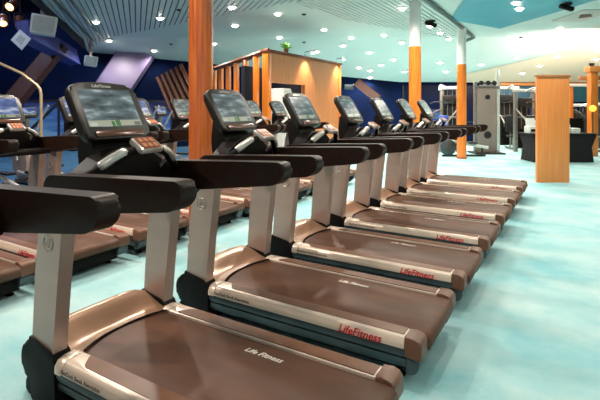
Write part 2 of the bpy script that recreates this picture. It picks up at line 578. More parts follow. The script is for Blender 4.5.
def make_treadmill():
    R = thing('treadmill', 'x', 'treadmill', (0, 0, 0))
    # undercarriage
    bm = B()
    box(bm, (-0.24, -0.30, 0.05), (1.46, 0.30, 0.16), 0.01)
    box(bm, (-0.30, -0.36, 0.0), (0.02, 0.36, 0.045), 0.012)
    finish('frame', bm, 'black', R)
    for s in (-1, 1):
        bm = B(); lathe(bm, [(0.03, 0.0), (0.034, 0.01), (0.02, 0.02), (0.018, 0.1)], 12, 1.36, s * 0.27)
        finish('rear_foot', bm, 'black', R)
    # belt
    bm = B()
    slab(bm, [(-0.06, 0.262), (1.48, 0.262), (1.513, 0.256), (1.534, 0.238), (1.54, 0.21), (1.528, 0.18), (1.50, 0.165), (-0.06, 0.165)], -0.272, 0.272, 'Y', 0.006, 1)
    belt = finish('belt', bm, 'belt', R, 50)
    text_mesh('belt_lettering', 'Life Fitness', 0.05, (0.87, 0.18, 0.2628), (1, 0, 0), (0, 1, 0), 'white_ink', belt, 0.0004)
    # side rails, foot pads, logos, skirts, caps
    for s in (-1, 1):
        bm = B()
        prof = [(s * y, z) for y, z in ((0.277, 0.212), (0.277, 0.270), (0.287, 0.276), (0.368, 0.276), (0.384, 0.268), (0.394, 0.248), (0.396, 0.212))]
        slab(bm, prof, 0.10, 1.425, 'X')
        fr = [(s * y, z) for y, z in ((0.277, 0.215), (0.277, 0.27), (0.30, 0.282), (0.35, 0.282), (0.385, 0.27), (0.402, 0.245), (0.404, 0.212))]
        slab(bm, fr, 0.035, 0.10, 'X', 0.012, 2)
        rail = finish('side_rail', bm, 'rail_silver', R, 40)
        bm = B()
        slab(bm, rpoly([(0.15, s * 0.283), (1.417, s * 0.283), (1.417, s * 0.366), (0.22, s * 0.366)], [0.03, 0.003, 0.003, 0.03]), 0.27, 0.2785, 'Z')
        finish('foot_pad', bm, 'brown', rail)
        if s < 0:
            text_mesh('side_logo', 'LifeFitness', 0.062, (1.165, -0.3975, 0.232), (1, 0, 0), (0, 0.12, 1), 'red', rail)
            text_mesh('side_lettering', 'FlexDeck Shock Absorption', 0.026, (0.10, -0.4052, 0.238), (1, 0, 0), (0, 0.12, 1), 'grey_ink', rail, align='LEFT', shear=0)
        else:
            text_mesh('side_logo', 'LifeFitness', 0.062, (1.165, 0.3975, 0.232), (-1, 0, 0), (0, -0.12, 1), 'red', rail)
        bm = B()
        slab(bm, [(s * y, z) for y, z in ((0.28, 0.21), (0.388, 0.21), (0.392, 0.19), (0.384, 0.165), (0.28, 0.16))], 0.04, 1.43, 'X')
        slab(bm, [(s * y, z) for y, z in ((0.28, 0.155), (0.384, 0.155), (0.38, 0.12), (0.35, 0.09), (0.28, 0.085))], 0.04, 1.43, 'X')
        finish('side_skirt', bm, 'skirt', R, 40)
        bm = B()
        slab(bm, rpoly([(1.427, 0.278), (1.48, 0.277), (1.52, 0.26), (1.52, 0.168), (1.427, 0.168)], [0, 0.03, 0.02, 0.01, 0]), s * 0.277, s * 0.398, 'Y', 0.012, 3)
        cap = finish('rear_cap', bm, 'brown', R, 40)
        bm = B()
        slab(bm, rpoly([(1.432, 0.166), (1.505, 0.166), (1.50, 0.11), (1.47, 0.075), (1.432, 0.075)], [0, 0.01, 0.03, 0.02, 0]), s * 0.28, s * 0.385, 'Y', 0.012, 2)
        finish('lower_cap', bm, 'skirt', cap, 40)
    # motor cover: lofted sheet with a scooped rear
    bm = B()
    ny, nx = 25, 30
    grid = []
    for j in range(ny):
        y = -0.31 + 0.62 * j / (ny - 1)
        q = abs(y) / 0.31
        xe = 0.01 + 0.10 * q ** 2.2
        xf = -0.29 + 0.07 * q ** 6
        row = []
        for i in range(nx):
            t = i / (nx - 1)
            x = xf + t * (xe - xf)
            if x < xf + 0.07: h = 0.16 + 0.185 * math.sin((x - xf) / 0.07 * PI / 2)
            elif x < -0.17: h = 0.345 + 0.008 * math.sin((x - xf - 0.07) / (-0.24 - xf + 0.001) * PI)
            else:
                w = (x + 0.17) / (xe + 0.17)
                h = 0.345 - (0.078 - 0.012 * q) * (0.5 - 0.5 * math.cos(PI * min(1, w * 1.25))) ** (0.75)
            h = min(h, 0.36)
            h -= 0.03 * max(0, q - 0.6) ** 2 * 3
            row.append(bm.verts.new((x, y, h)))
        grid.append(row)
    for j in range(ny - 1):
        for i in range(nx - 1):
            bm.faces.new((grid[j][i], grid[j][i + 1], grid[j + 1][i + 1], grid[j + 1][i]))
    loop = [grid[0][i] for i in range(nx)] + [grid[j][-1] for j in range(1, ny)] + [grid[-1][i] for i in range(nx - 2, -1, -1)] + [grid[j][0] for j in range(ny - 2, 0, -1)]
    low = [bm.verts.new((v.co.x, v.co.y, min(v.co.z - 0.02, 0.10 if abs(v.co.y) > 0.305 or v.co.x < -0.2 else 0.2))) for v in loop]
    for i in range(len(loop)):
        k = (i + 1) % len(loop)
        bm.faces.new((loop[i], loop[k], low[k], low[i]))
    cover = finish('motor_cover', bm, 'hood', R, 60)
    bm = B()
    tube(bm, [(0.014 + 0.10 * (abs(y) / 0.322) ** 2.2, y, 0.2655 + 0.010 * (abs(y) / 0.322)) for y in [-0.27 + 0.54 * k / 20 for k in range(21)]], 0.006, 6)
    finish('seam', bm, 'black', cover)
    # uprights, boots, armrests, wheels
    for s in (-1, 1):
        bm = B()
        prof = smooth_path([(-0.178, 0, 0.25), (-0.16, 0, 0.5), (-0.13, 0, 0.8), (-0.06, 0, 1.10)], 5)
        rear = smooth_path([(0.10, 0, 1.06), (0.075, 0, 0.85), (0.04, 0, 0.58), (0.005, 0, 0.25)], 5)
        slab(bm, [(p.x, p.z) for p in prof] + [(p.x, p.z) for p in rear], s * WU - 0.037, s * WU + 0.037, 'Y', 0.016, 3)
        up = finish('upright', bm, 'silver', R, 40)
        side = -1 if s < 0 else 1
        if True:
            bm = B()
            cx, cz, y = -0.03, 0.83, s * WU + side * 0.0375
            tube(bm, [(cx + 0.04 * math.cos(2 * PI * k / 20), y, cz + 0.04 * math.sin(2 * PI * k / 20)) for k in range(20)], 0.0045, 6, True)
            tube(bm, smooth_path([(cx - 0.02, y, cz - 0.012), (cx - 0.004, y, cz + 0.012), (cx + 0.012, y, cz + 0.02), (cx + 0.016, y, cz + 0.004), (cx - 0.002, y, cz - 0.014), (cx + 0.012, y, cz - 0.02)], 4), 0.004, 6)
            lathe(bm, [(0.007, -0.002), (0.007, 0.002)], 10, mtx=Matrix.Translation((cx - 0.012, y, cz + 0.022)) @ Matrix.Rotation(PI / 2, 4, 'X'))
            finish('emblem', bm, 'chrome_ink', up)
        bm = B()
        slab(bm, rpoly([(-0.19, 0.335), (0.0, 0.30), (0.03, 0.26), (0.04, 0.06), (0.02, 0.012), (-0.17, 0.012)], [0.01, 0.02, 0.02, 0.02, 0.01, 0.02]), s * WU - 0.046, s * WU + 0.05, 'Y', 0.014, 3)
        finish('boot', bm, 'black', R, 40)
        bm = B()
        slab(bm, rpoly([(-0.165, 0.32), (-0.25, 0.29), (-0.285, 0.22), (-0.275, 0.13), (-0.165, 0.08)], 0.03), s * WU - 0.035, s * WU + 0.042, 'Y', 0.02, 3)
        finish('wheel_cover', bm, 'black', R, 40)
        bm = B()
        lathe(bm, [(0.05, -0.018), (0.055, -0.012), (0.055, 0.012), (0.05, 0.018)], 16, mtx=Matrix.Translation((-0.22, s * WU, 0.056)) @ Matrix.Rotation(PI / 2, 4, 'X'))
        finish('transport_wheel', bm, 'black', R)
        bm = B()
        arm = [(0.0, 1.172), (0.45, 1.194), (0.87, 1.212), (0.905, 1.19), (0.895, 1.13), (0.845, 1.088), (0.77, 1.078), (0.4, 1.03), (0.04, 0.985), (-0.03, 1.01), (-0.05, 1.08), (-0.04, 1.14)]
        slab(bm, rpoly(arm, [0.03, 0.2, 0.03, 0.03, 0.03, 0.03, 0.06, 0.2, 0.03, 0.04, 0.04, 0.04], 6), s * 0.362 - 0.044, s * 0.362 + 0.044, 'Y', 0.018, 4)
        finish('armrest', bm, 'arm', R, 70)
    # dash between the armrests
    bm = B()
    arch = [(-0.335, 1.0), (0.335, 1.0), (0.335, 1.12), (0.27, 1.165), (0.16, 1.245), (0.08, 1.275), (-0.08, 1.275), (-0.16, 1.245), (-0.27, 1.165), (-0.335, 1.12)]
    slab(bm, rpoly(arch, 0.03, 3), -0.04, 0.09, 'X', 0.025, 3)
    box(bm, (-0.04, -0.335, 1.0), (0.30, 0.335, 1.05), 0.015)
    dash = finish('dash', bm, 'black', R, 45)
    bm = B()
    slab(bm, rpoly([(0.10, -0.30), (0.29, -0.30), (0.29, -0.06), (0.10, -0.06)], 0.03), 1.045, 1.056, 'Z', 0.004, 2)
    slab(bm, rpoly([(0.10, 0.06), (0.29, 0.06), (0.29, 0.30), (0.10, 0.30)], 0.03), 1.045, 1.056, 'Z', 0.004, 2)
    finish('tray', bm, 'bezel', dash)
    bm = B()
    tube(bm, smooth_path([(0.10, -0.335, 1.13), (0.15, -0.25, 1.185), (0.20, -0.14, 1.255), (0.215, 0, 1.285), (0.20, 0.14, 1.255), (0.15, 0.25, 1.185), (0.10, 0.335, 1.13)], 6), 0.022, 10)
    bar = finish('crossbar', bm, 'black', R)
    for s in (-1, 1):
        bm = B()
        tube(bm, smooth_path([(0.16, s * 0.245, 1.20), (0.185, s * 0.19, 1.238), (0.205, s * 0.115, 1.275)], 5), [0.02] + [0.026] * 9 + [0.02], 12)
        finish('heart_rate_grip', bm, 'grip', bar)
        bm = B()
        tube(bm, smooth_path([(0.02, s * 0.23, 1.10), (0.09, s * 0.22, 1.16), (0.155, s * 0.215, 1.215)], 4), 0.011, 8)
        finish('grip_bracket', bm, 'grip', bar)
    rot = Matrix.Translation((0.225, 0, 1.30)) @ Matrix.Rotation(math.radians(32), 4, 'Y')
    bm = B(); box(bm, (-0.055, -0.075, -0.02), (0.055, 0.075, 0.016), 0.01, 2, rot)
    kp = finish('keypad', bm, 'grip', R)
    bm = B(); box(bm, (-0.05, -0.06, 0.0165), (0.05, 0.06, 0.0185), 0, 1, rot)
    finish('keypad_face', bm, 'keypad', kp)
    bm = B()
    for i in (-1, 0, 1):
        for j in (-1, 1):
            box(bm, (j * 0.022 - 0.016, i * 0.036 - 0.012, 0.0185), (j * 0.022 + 0.016, i * 0.036 + 0.012, 0.021), 0.003, 1, rot)
    finish('keys', bm, 'key', kp)
    # console
    ti = math.radians(31)
    con = Matrix.Translation((-0.075, 0, 1.495)) @ Matrix.Rotation(-ti, 4, 'Y')       # local: x out of the screen, y right, z up
    bm = B()
    out = rpoly([(-0.215, -0.19), (0.215, -0.19), (0.215, 0.165), (0.0, 0.185), (-0.215, 0.165)], [0.05, 0.05, 0.055, 0.3, 0.055], 5)
    slab(bm, out, -0.055, 0.0, 'X', 0.018, 4, con)
    # hump on the back of the housing
    slab(bm, rpoly([(-0.11, -0.15), (0.15, -0.15), (0.13, 0.08), (-0.09, 0.08)], 0.05), -0.09, -0.05, 'X', 0.02, 2, con)
    hs = finish('console', bm, 'bezel', R, 45)
    bm = B()
    slab(bm, [(-0.172, -0.115), (0.172, -0.115), (0.172, 0.13), (-0.172, 0.13)], -0.002, 0.0012, 'X', 0, 1, con)
    finish('screen', bm, 'screen', hs, 0)
    bm = B()
    slab(bm, rpoly([(-0.155, -0.178), (0.16, -0.178), (0.16, -0.140), (-0.155, -0.140)], 0.008), -0.002, 0.008, 'X', 0.003, 2, con)
    finish('lower_bar', bm, 'gloss_brown', hs)
    o3 = con @ Vector((0.0008, -0.01, 0.153))
    up = con.to_3x3() @ Vector((0, 0, 1))
    text_mesh('console_lettering', 'LifeFitness', 0.03, o3, (0, 1, 0), up, 'chrome_ink', hs)
    # neck
    bm = B()
    slab(bm, rpoly([(-0.13, 1.02), (0.02, 1.02), (0.0, 1.22), (-0.06, 1.36), (-0.14, 1.42), (-0.16, 1.25)], 0.03), -0.15, 0.15, 'Y', 0.03, 3)
    finish('console_neck', bm, 'black', R, 45)
    return R


T = make_treadmill()
index_children()
PX, PY, SP = -2.205, 1.677, 1.084
front_labels = [
    'treadmill at the left picture edge, only its long black armrest in view, nearest the camera',
    'large treadmill in the foreground with its whole console, both uprights and lower left boot shown',
    'front-row treadmill just behind the foreground one, red lettering large on its near rail',
    'third treadmill deck up from the bottom of the picture in the front row',
    'front-row treadmill whose screen stands against the right end of the wooden kiosk',
    'front-row treadmill third from the far end, screen against the navy wall',
    'front-row treadmill second from the far end, its screen beside the tall white-topped column',
    'last treadmill at the far end of the front row, deck bordering the open carpet',
]
for i, l in enumerate(front_labels):
    o = T if i == 0 else copy_tree(T)
    o.location = (PX, PY + (i - 1) * SP, 0)
    o['label'] = l; o['group'] = 'treadmills in the front row'
rear_labels = [
    'rear-row treadmill cut by the left edge, only the brown corner of its deck shows below',
    'rear-row treadmill with the blue lit screen at the far left edge',
    'rear-row treadmill whose console hides behind the large foreground console',
    'rear-row treadmill whose console edge peeks out right of the large foreground console',
    'rear-row treadmill with pale console just left of the big round wooden column',
    'rear-row treadmill hidden mostly behind the big round wooden column',
    'rear-row treadmill with small console before the kiosk balustrade, left of two',
    'rear-row treadmill with small console before the kiosk doorway, right of two',
]
scr2 = None
for k, l in enumerate(rear_labels):
    o = copy_tree(T)
    o.location = (-5.24, 1.65 + 0.9 * k, 0)
    o['label'] = l; o['group'] = 'treadmills in the rear row'
    for c in kids(o):
        if c.name.startswith('console') and not c.name.startswith('console_'):
            for s in kids(c):
                if s.name.startswith('screen') and k < 4:
                    if scr2 is None:
                        scr2 = s.data.copy(); scr2.materials.clear(); scr2.materials.append(M['screen_blue'])
                    s.data = scr2

# ------------------------------------------------------------------ columns
def column(pos, label, z_w, m, ztop, r=0.135):
    R = thing('column', label, 'column', W(*pos))
    bm = B(); lathe(bm, [(r, 0.0), (r, z_w)], 32)
    finish('wood_cladding', bm, m, R, 40)
    if z_w < ztop:
        bm = B(); lathe(bm, [(r - 0.004, z_w), (r - 0.004, ztop)], 32)
        finish('white_shaft', bm, 'white', R, 40)['label'] = 'white painted upper shaft'
    bm = B(); lathe(bm, [(r + 0.012, 0.0), (r + 0.012, 0.06), (r + 0.002, 0.065)], 32)
    finish('base_ring', bm, 'wood_dark', R, 40)


column(((201 - 300) / F * 4.8, 4.8), 'thick round reddish wooden column rising through the left of the picture', 3.86, 'wood_dark', 3.86, 0.127)
column(((415 - 300) / F * 10.2, 10.2), 'slender round column beyond the front treadmills, orange wood below a long white top', 2.87, 'wood', 3.86)
column(((461.7 - 300) / F * 13.5, 13.5), 'farther round column with white top, its wooden foot standing on the open carpet', 2.79, 'wood', 3.88)

# ------------------------------------------------------------------ wooden panel pillar, kiosk, pergola
R = thing('wooden_divider', 'broad free-standing upright wooden board with a cap, on the carpet at right', 'panel', W((553.5 - 300) / F * 9.15, 9.15), A)
bm = B(); box(bm, (-0.325, 0, 0), (0.325, 0.08, 2.12), 0.006)
finish('body', bm, 'wood_panel', R)
bm = B(); box(bm, (-0.342, -0.02, 2.12), (0.342, 0.10, 2.165), 0.006)
finish('cap', bm, 'wood_tan', R)

# kiosk: front face along the treadmill row direction
KX, KY, KZ = W(-0.77, 11.0).x, W(-0.77, 11.0).y, 2.85
KL = 3.9
R = thing('kiosk', 'light wooden kiosk with a dark doorway and a spotlit front, behind the treadmills', 'kiosk', (KX, KY, 0), PI / 2)
bm = B()      # local x along the front, y away to the back-left
box(bm, (0.0, 0.0, 2.13), (1.75, 0.12, KZ))
box(bm, (1.75, 0.0, 0), (KL, 0.12, KZ))
finish('front_panel', bm, 'wood_tan', R, 0)
bm = B(); box(bm, (-0.06, -0.03, 0), (0.10, 0.14, KZ), 0.008); finish('corner_post', bm, 'wood', R)
bm = B(); box(bm, (KL - 0.06, -0.03, 0), (KL + 0.06, 0.14, KZ), 0.008); finish('corner_post', bm, 'wood', R)
bm = B(); box(bm, (-0.1, -0.06, KZ), (KL + 0.1, 0.16, KZ + 0.07), 0.01); finish('cornice', bm, 'wood_brown', R)
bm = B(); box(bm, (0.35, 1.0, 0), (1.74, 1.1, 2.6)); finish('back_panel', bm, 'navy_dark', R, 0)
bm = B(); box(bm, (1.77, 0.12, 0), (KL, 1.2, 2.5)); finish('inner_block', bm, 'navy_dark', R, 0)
# side balustrade running away to the back-left
p0 = W(-0.77, 11.0); p1 = W(-3.0, 16.0)
sd = (p1 - p0); sl = sd.length; sd.normalize()
inv = Matrix.Rotation(-PI / 2, 4, 'Z')
for k in range(7):
    q = inv @ (sd * (sl * k / 6.0))
    if k == 0: continue
    bm = B(); box(bm, (q.x - 0.06, q.y - 0.06, 0), (q.x + 0.06, q.y + 0.06, KZ - 0.02), 0.006)
    finish('side_post', bm, 'wood', R)
e = inv @ (sd * (sl + 0.1))
bm = B(); tube(bm, [(0, 0, KZ + 0.035), (e.x, e.y, KZ + 0.035)], 0.085, 4); finish('side_beam', bm, 'wood_brown', R, 0)
bm = B(); tube(bm, [(0, 0, 1.0), (e.x, e.y, 1.0)], 0.06, 4); finish('side_rail', bm, 'wood_tan', R, 0)
# things in and on the kiosk
R = thing('refrigerator', 'white cabinet seen inside the dark kiosk doorway', 'cabinet', at(281, 108, 12.1) * 1.0, PI / 2)
R.location.z = 0
bm = B(); box(bm, (-0.18, -0.2, 0), (0.2, 0.2, 2.02), 0.02); finish('body', bm, 'white', R)
bm = B(); box(bm, (-0.17, -0.225, 0.1), (0.19, -0.201, 1.95), 0.01); dr = finish('door', bm, 'off_white', R)
bm = B(); tube(bm, [(0.13, -0.24, 1.0), (0.13, -0.24, 1.5)], 0.012, 8); finish('handle', bm, 'grey_metal', dr)
R = thing('potted_plant', 'small bright green plant on top of the wooden kiosk', 'plant', (KX - 0.03, KY + 0.85, KZ + 0.075))
bm = B(); lathe(bm, [(0.05, 0), (0.07, 0.09), (0.06, 0.09)], 14); finish('pot', bm, 'wood_brown', R)
bm = B()
for k in range(38):
    t = random.uniform(0, 2 * PI); el = random.uniform(0.45, 1.35); l = random.uniform(0.12, 0.28)
    v = Vector((math.cos(t) * math.cos(el), math.sin(t) * math.cos(el), math.sin(el))) * l
    s = Vector((-math.sin(t), math.cos(t), 0)) * 0.03
    base = Vector((0, 0, 0.08))
    vs = [bm.verts.new(base), bm.verts.new(base + v * 0.6 + s), bm.verts.new(base + v + Vector((0, 0, -0.03))), bm.verts.new(base + v * 0.6 - s)]
    bm.faces.new(vs)
finish('leaves', bm, 'green', R, 0)

# pergola-like wooden frame at far right
R = thing('wooden_pergola', 'tall orange wooden post frame at the right edge behind the black desk', 'frame', at(592.5, 150, 14.2) * 1.0, A)
R.location.z = 0
bm = B(); box(bm, (-0.11, -0.11, 0), (0.11, 0.11, 2.72), 0.008); finish('post', bm, 'wood', R)
bm = B(); box(bm, (2.4, -0.11, 0), (2.62, 0.11, 2.72), 0.008); finish('post', bm, 'wood', R)
bm = B(); box(bm, (-0.17, -0.14, 2.62), (2.8, 0.14, 2.80), 0.008); finish('beam', bm, 'wood_panel', R)
bm = B(); box(bm, (-0.40, 0.5, 0), (-0.30, 0.6, 2.2), 0.005); finish('slim_post', bm, 'wood', R)
bm = B(); box(bm, (0.22, 0.5, 0), (0.32, 0.6, 2.2), 0.005); finish('slim_post', bm, 'wood', R)
bm = B(); box(bm, (-0.55, 0.48, 2.2), (2.7, 0.62, 2.28), 0.005); finish('shelf_board', bm, 'white', R)
bm = B(); box(bm, (-0.30, 0.11, 2.38), (2.7, 0.25, 2.50), 0.005); finish('cross_beam', bm, 'wood_tan', R)

LU = bpy.data.lights.new('added_uplight_beam', 'SPOT')  # added uplights that brighten the cream ceiling sheet
LU.energy = 300; LU.color = (1.0, 0.84, 0.70); LU.spot_size = 2.5; LU.spot_blend = 0.8; LU.shadow_soft_size = 0.1
bp = W((592.5 - 300) / F * 14.2, 14.2)
for x, l in ((-0.02, 'small added fill lamp on top of the orange wooden post frame, at its left end'), (2.3, 'small added fill lamp on the right end of the wooden frame, outside the picture')):
    U = thing('added_uplight', l, 'lamp', (bp.x + x * CA, bp.y + x * SA, 2.805), A)
    bm = B(); lathe(bm, [(0.06, 0.0), (0.07, 0.03), (0.085, 0.09), (0.075, 0.09), (0.06, 0.04)], 16); finish('housing', bm, 'dark_metal', U)
    bm = B(); lathe(bm, [(0.072, 0.07), (0.072, 0.078)], 16); finish('lens', bm, 'warm_lamp', U)
    b = bpy.data.objects.new('beam', LU); C.objects.link(b); b.parent = U; b.location = (0, 0, 0.16); b.rotation_euler = (PI - 0.75, 0, 0.35)

# ------------------------------------------------------------------ black desk and what stands on it
DD = 12.5
R = thing('reception_desk', 'desk under a black floor-length cloth behind the wooden board', 'desk', W((565 - 300) / F * DD, DD), A)
bm = B()
n = 44
ring0, ring1 = [], []
bot, top = [], []
for k in range(n):
    t = k / n * 4
    s = int(t); f = t - s
    cx, cy = [(-1 + 2 * f, -1), (1, -1 + 2 * f), (1 - 2 * f, 1), (-1, 1 - 2 * f)][s]
    w = 0.02 * math.sin(k * 2.1)
    bot.append(bm.verts.new((cx * (0.84 + w), 0.4 + cy * (0.38 + w), 0.005)))
    ring0.append(bm.verts.new((cx * (0.78 + w * 0.5), 0.4 + cy * (0.36 + w * 0.5), 0.4)))
    top.append(bm.verts.new((cx * 0.88, 0.4 + cy * 0.39, 0.765)))
for a, b in ((bot, ring0), (ring0, top)):
    for k in range(n):
        bm.faces.new((a[k], a[(k + 1) % n], b[(k + 1) % n], b[k]))
bm.faces.new(top); bm.faces.new(bot[::-1])
finish('tablecloth', bm, 'cloth_black', R, 60)
bm = B(); box(bm, (-0.92, -0.02, 0.766), (0.92, 0.82, 0.79), 0.008); finish('top', bm, 'cloth_black', R)


def dk(x, y, z=0.79):
    return Matrix.Translation(W((565 - 300) / F * DD, DD)) @ Matrix.Rotation(A, 4, 'Z') @ Vector((x, y, z))


R = thing('printer', 'small white and black printer on the left end of the black desk', 'printer', dk(-0.72, 0.35), A)
bm = B(); box(bm, (-0.16, -0.16, 0), (0.16, 0.16, 0.2), 0.02); finish('body', bm, 'off_white', R)
bm = B(); slab(bm, [(-0.1, 0.19), (-0.15, 0.42), (-0.13, 0.42), (-0.08, 0.19)], -0.13, 0.13, 'Y', 0, 1, Matrix.Rotation(-PI / 2, 4, 'Z')); finish('paper_tray', bm, 'white', R)
bm = B(); box(bm, (-0.12, -0.168, 0.05), (0.12, -0.158, 0.12)); finish('output_slot', bm, 'black', R)
for j, (x, hgt) in enumerate(((0.12, 5), (0.40, 3))):
    for k in range(hgt):
        o = thing('towel', ['folded white towel in the taller pile on the black desk', 'folded white towel in the lower pile on the black desk'][j], 'towel', dk(x, 0.3, 0.79 + 0.05 * k), A + 0.05 * (k % 2), 'towel piles on the desk')
        bm = B(); box(bm, (-0.12, -0.16, 0), (0.12, 0.16, 0.049), 0.02, 3); finish('folded_cloth', bm, 'white', o)
R = thing('computer_monitor', 'dark monitor on the black desk right of the wooden board', 'monitor', dk(0.66, 0.66), A)
bm = B(); box(bm, (-0.1, -0.08, 0), (0.1, 0.08, 0.015), 0.004); finish('stand', bm, 'dark_metal', R)
bm = B(); tube(bm, [(0, 0.02, 0.01), (0, 0.02, 0.15)], 0.02, 8); finish('neck', bm, 'dark_metal', R)
bm = B(); box(bm, (-0.24, 0, 0.12), (0.24, 0.03, 0.42), 0.008); finish('panel', bm, 'black', R)
R = thing('table_lamp', 'small glowing orange globe lamp on the black desk at the right edge', 'lamp', dk(0.84, 0.12), A)
bm = B(); lathe(bm, [(0.06, 0), (0.06, 0.015), (0.012, 0.03), (0.012, 0.62)], 14); finish('stem', bm, 'dark_metal', R)
bm = B(); bmesh.ops.create_uvsphere(bm, u_segments=14, v_segments=10, radius=0.09, matrix=Matrix.Translation((0, 0, 0.70))); finish('globe', bm, 'orange', R, 60)


def chair(loc, rz, label):
    R = thing('office_chair', label, 'chair', loc, rz)
    bm = B()
    for k in range(5):
        t = 2 * PI * k / 5
        tube(bm, [(0, 0, 0.09), (0.28 * math.cos(t), 0.28 * math.sin(t), 0.05)], 0.02, 6)
        lathe(bm, [(0.02, 0.0), (0.03, 0.02), (0.02, 0.045)], 8, 0.28 * math.cos(t), 0.28 * math.sin(t))
    finish('base', bm, 'dark_metal', R)
    bm = B(); tube(bm, [(0, 0, 0.08), (0, 0, 0.45)], 0.025, 8); finish('gas_column', bm, 'dark_metal', R)
    bm = B(); box(bm, (-0.24, -0.24, 0.44), (0.24, 0.24, 0.52), 0.03, 3); finish('seat', bm, 'white', R)
    bm = B()
    slab(bm, rpoly([(-0.22, 0.55), (0.22, 0.55), (0.25, 0.85), (0.17, 1.12), (-0.17, 1.12), (-0.25, 0.85)], 0.06), 0.2, 0.25, 'Y', 0.02, 2)
    finish('backrest', bm, 'white', R)
    bm = B(); tube(bm, [(0, 0.05, 0.44), (0, 0.26, 0.5), (0, 0.26, 0.8)], 0.02, 6); finish('back_bracket', bm, 'dark_metal', R)
    return R


chair(dk(0.12, 1.35, 0), A, 'white office chair behind the black desk beside the wooden board')

# ------------------------------------------------------------------ strength machines on the right
def put(u, d):
    p = W((u - 300) / F * d, d)
    return p


R = thing('cable_tower', 'tall grey cable tower with a perforated shroud beside the far wooden-footed column', 'gym machine', put(488, 14.95), A)
m, nt, b = new_mat('perforated_shroud')
N, L = nt.nodes, nt.links
tc = N.new('ShaderNodeTexCoord'); vo = N.new('ShaderNodeTexVoronoi'); vo.inputs['Scale'].default_value = 22; vo.inputs['Randomness'].default_value = 0.1
rp = N.new('ShaderNodeValToRGB'); rp.color_ramp.elements[0].position = 0.22; rp.color_ramp.elements[0].color = lin((74, 66, 60))
rp.color_ramp.elements[1].position = 0.3; rp.color_ramp.elements[1].color = lin((140, 126, 118))
L.new(tc.outputs['Object'], vo.inputs['Vector']); L.new(vo.outputs['Distance'], rp.inputs['Fac']); L.new(rp.outputs['Color'], b.inputs['Base Color'])
b.inputs['Roughness'].default_value = 0.45
M['perf'] = m
bm = B(); box(bm, (-0.38, -0.06, 0.05), (0.26, 0.02, 2.2), 0.015)
sh = finish('shroud', bm, 'perf', R)
bm = B(); lathe(bm, [(0.12, 0), (0.12, 0.02), (0.08, 0.03)], 20, mtx=Matrix.Translation((-0.04, -0.06, 0.62)) @ Matrix.Rotation(PI / 2, 4, 'X')); finish('emblem', bm, 'dark_metal', sh)
bm = B(); lathe(bm, [(0.08, 0), (0.08, 0.02), (0.05, 0.03)], 20, mtx=Matrix.Translation((-0.04, -0.06, 1.86)) @ Matrix.Rotation(PI / 2, 4, 'X')); finish('emblem', bm, 'dark_metal', sh)
for x in (-0.42, 0.32):
    bm = B(); box(bm, (x - 0.05, -0.05, 0), (x + 0.05, 0.05, 2.35 if x < 0 else 2.75), 0.01); finish('post', bm, 'pale_metal' if x > 0 else 'grey_metal', R)
bm = B(); box(bm, (-0.47, -0.06, 2.13), (0.37, 0.06, 2.22), 0.01); finish('top_beam', bm, 'grey_metal', R)
for x in (-0.25, -0.02, 0.18):
    bm = B(); lathe(bm, [(0.06, -0.02), (0.075, -0.015), (0.055, 0), (0.075, 0.015), (0.06, 0.02)], 18, mtx=Matrix.Translation((x, -0.07, 2.32)) @ Matrix.Rotation(PI / 2, 4, 'X')); finish('pulley', bm, 'dark_metal', R)
bm = B(); box(bm, (-0.27, -0.03, 2.2), (0.2, 0.03, 2.30), 0.01); finish('pulley_bracket', bm, 'pale_metal', R)
bm = B(); box(bm, (-0.5, -0.3, 0), (0.45, 0.5, 0.05), 0.01); finish('base_plate', bm, 'dark_metal', R)


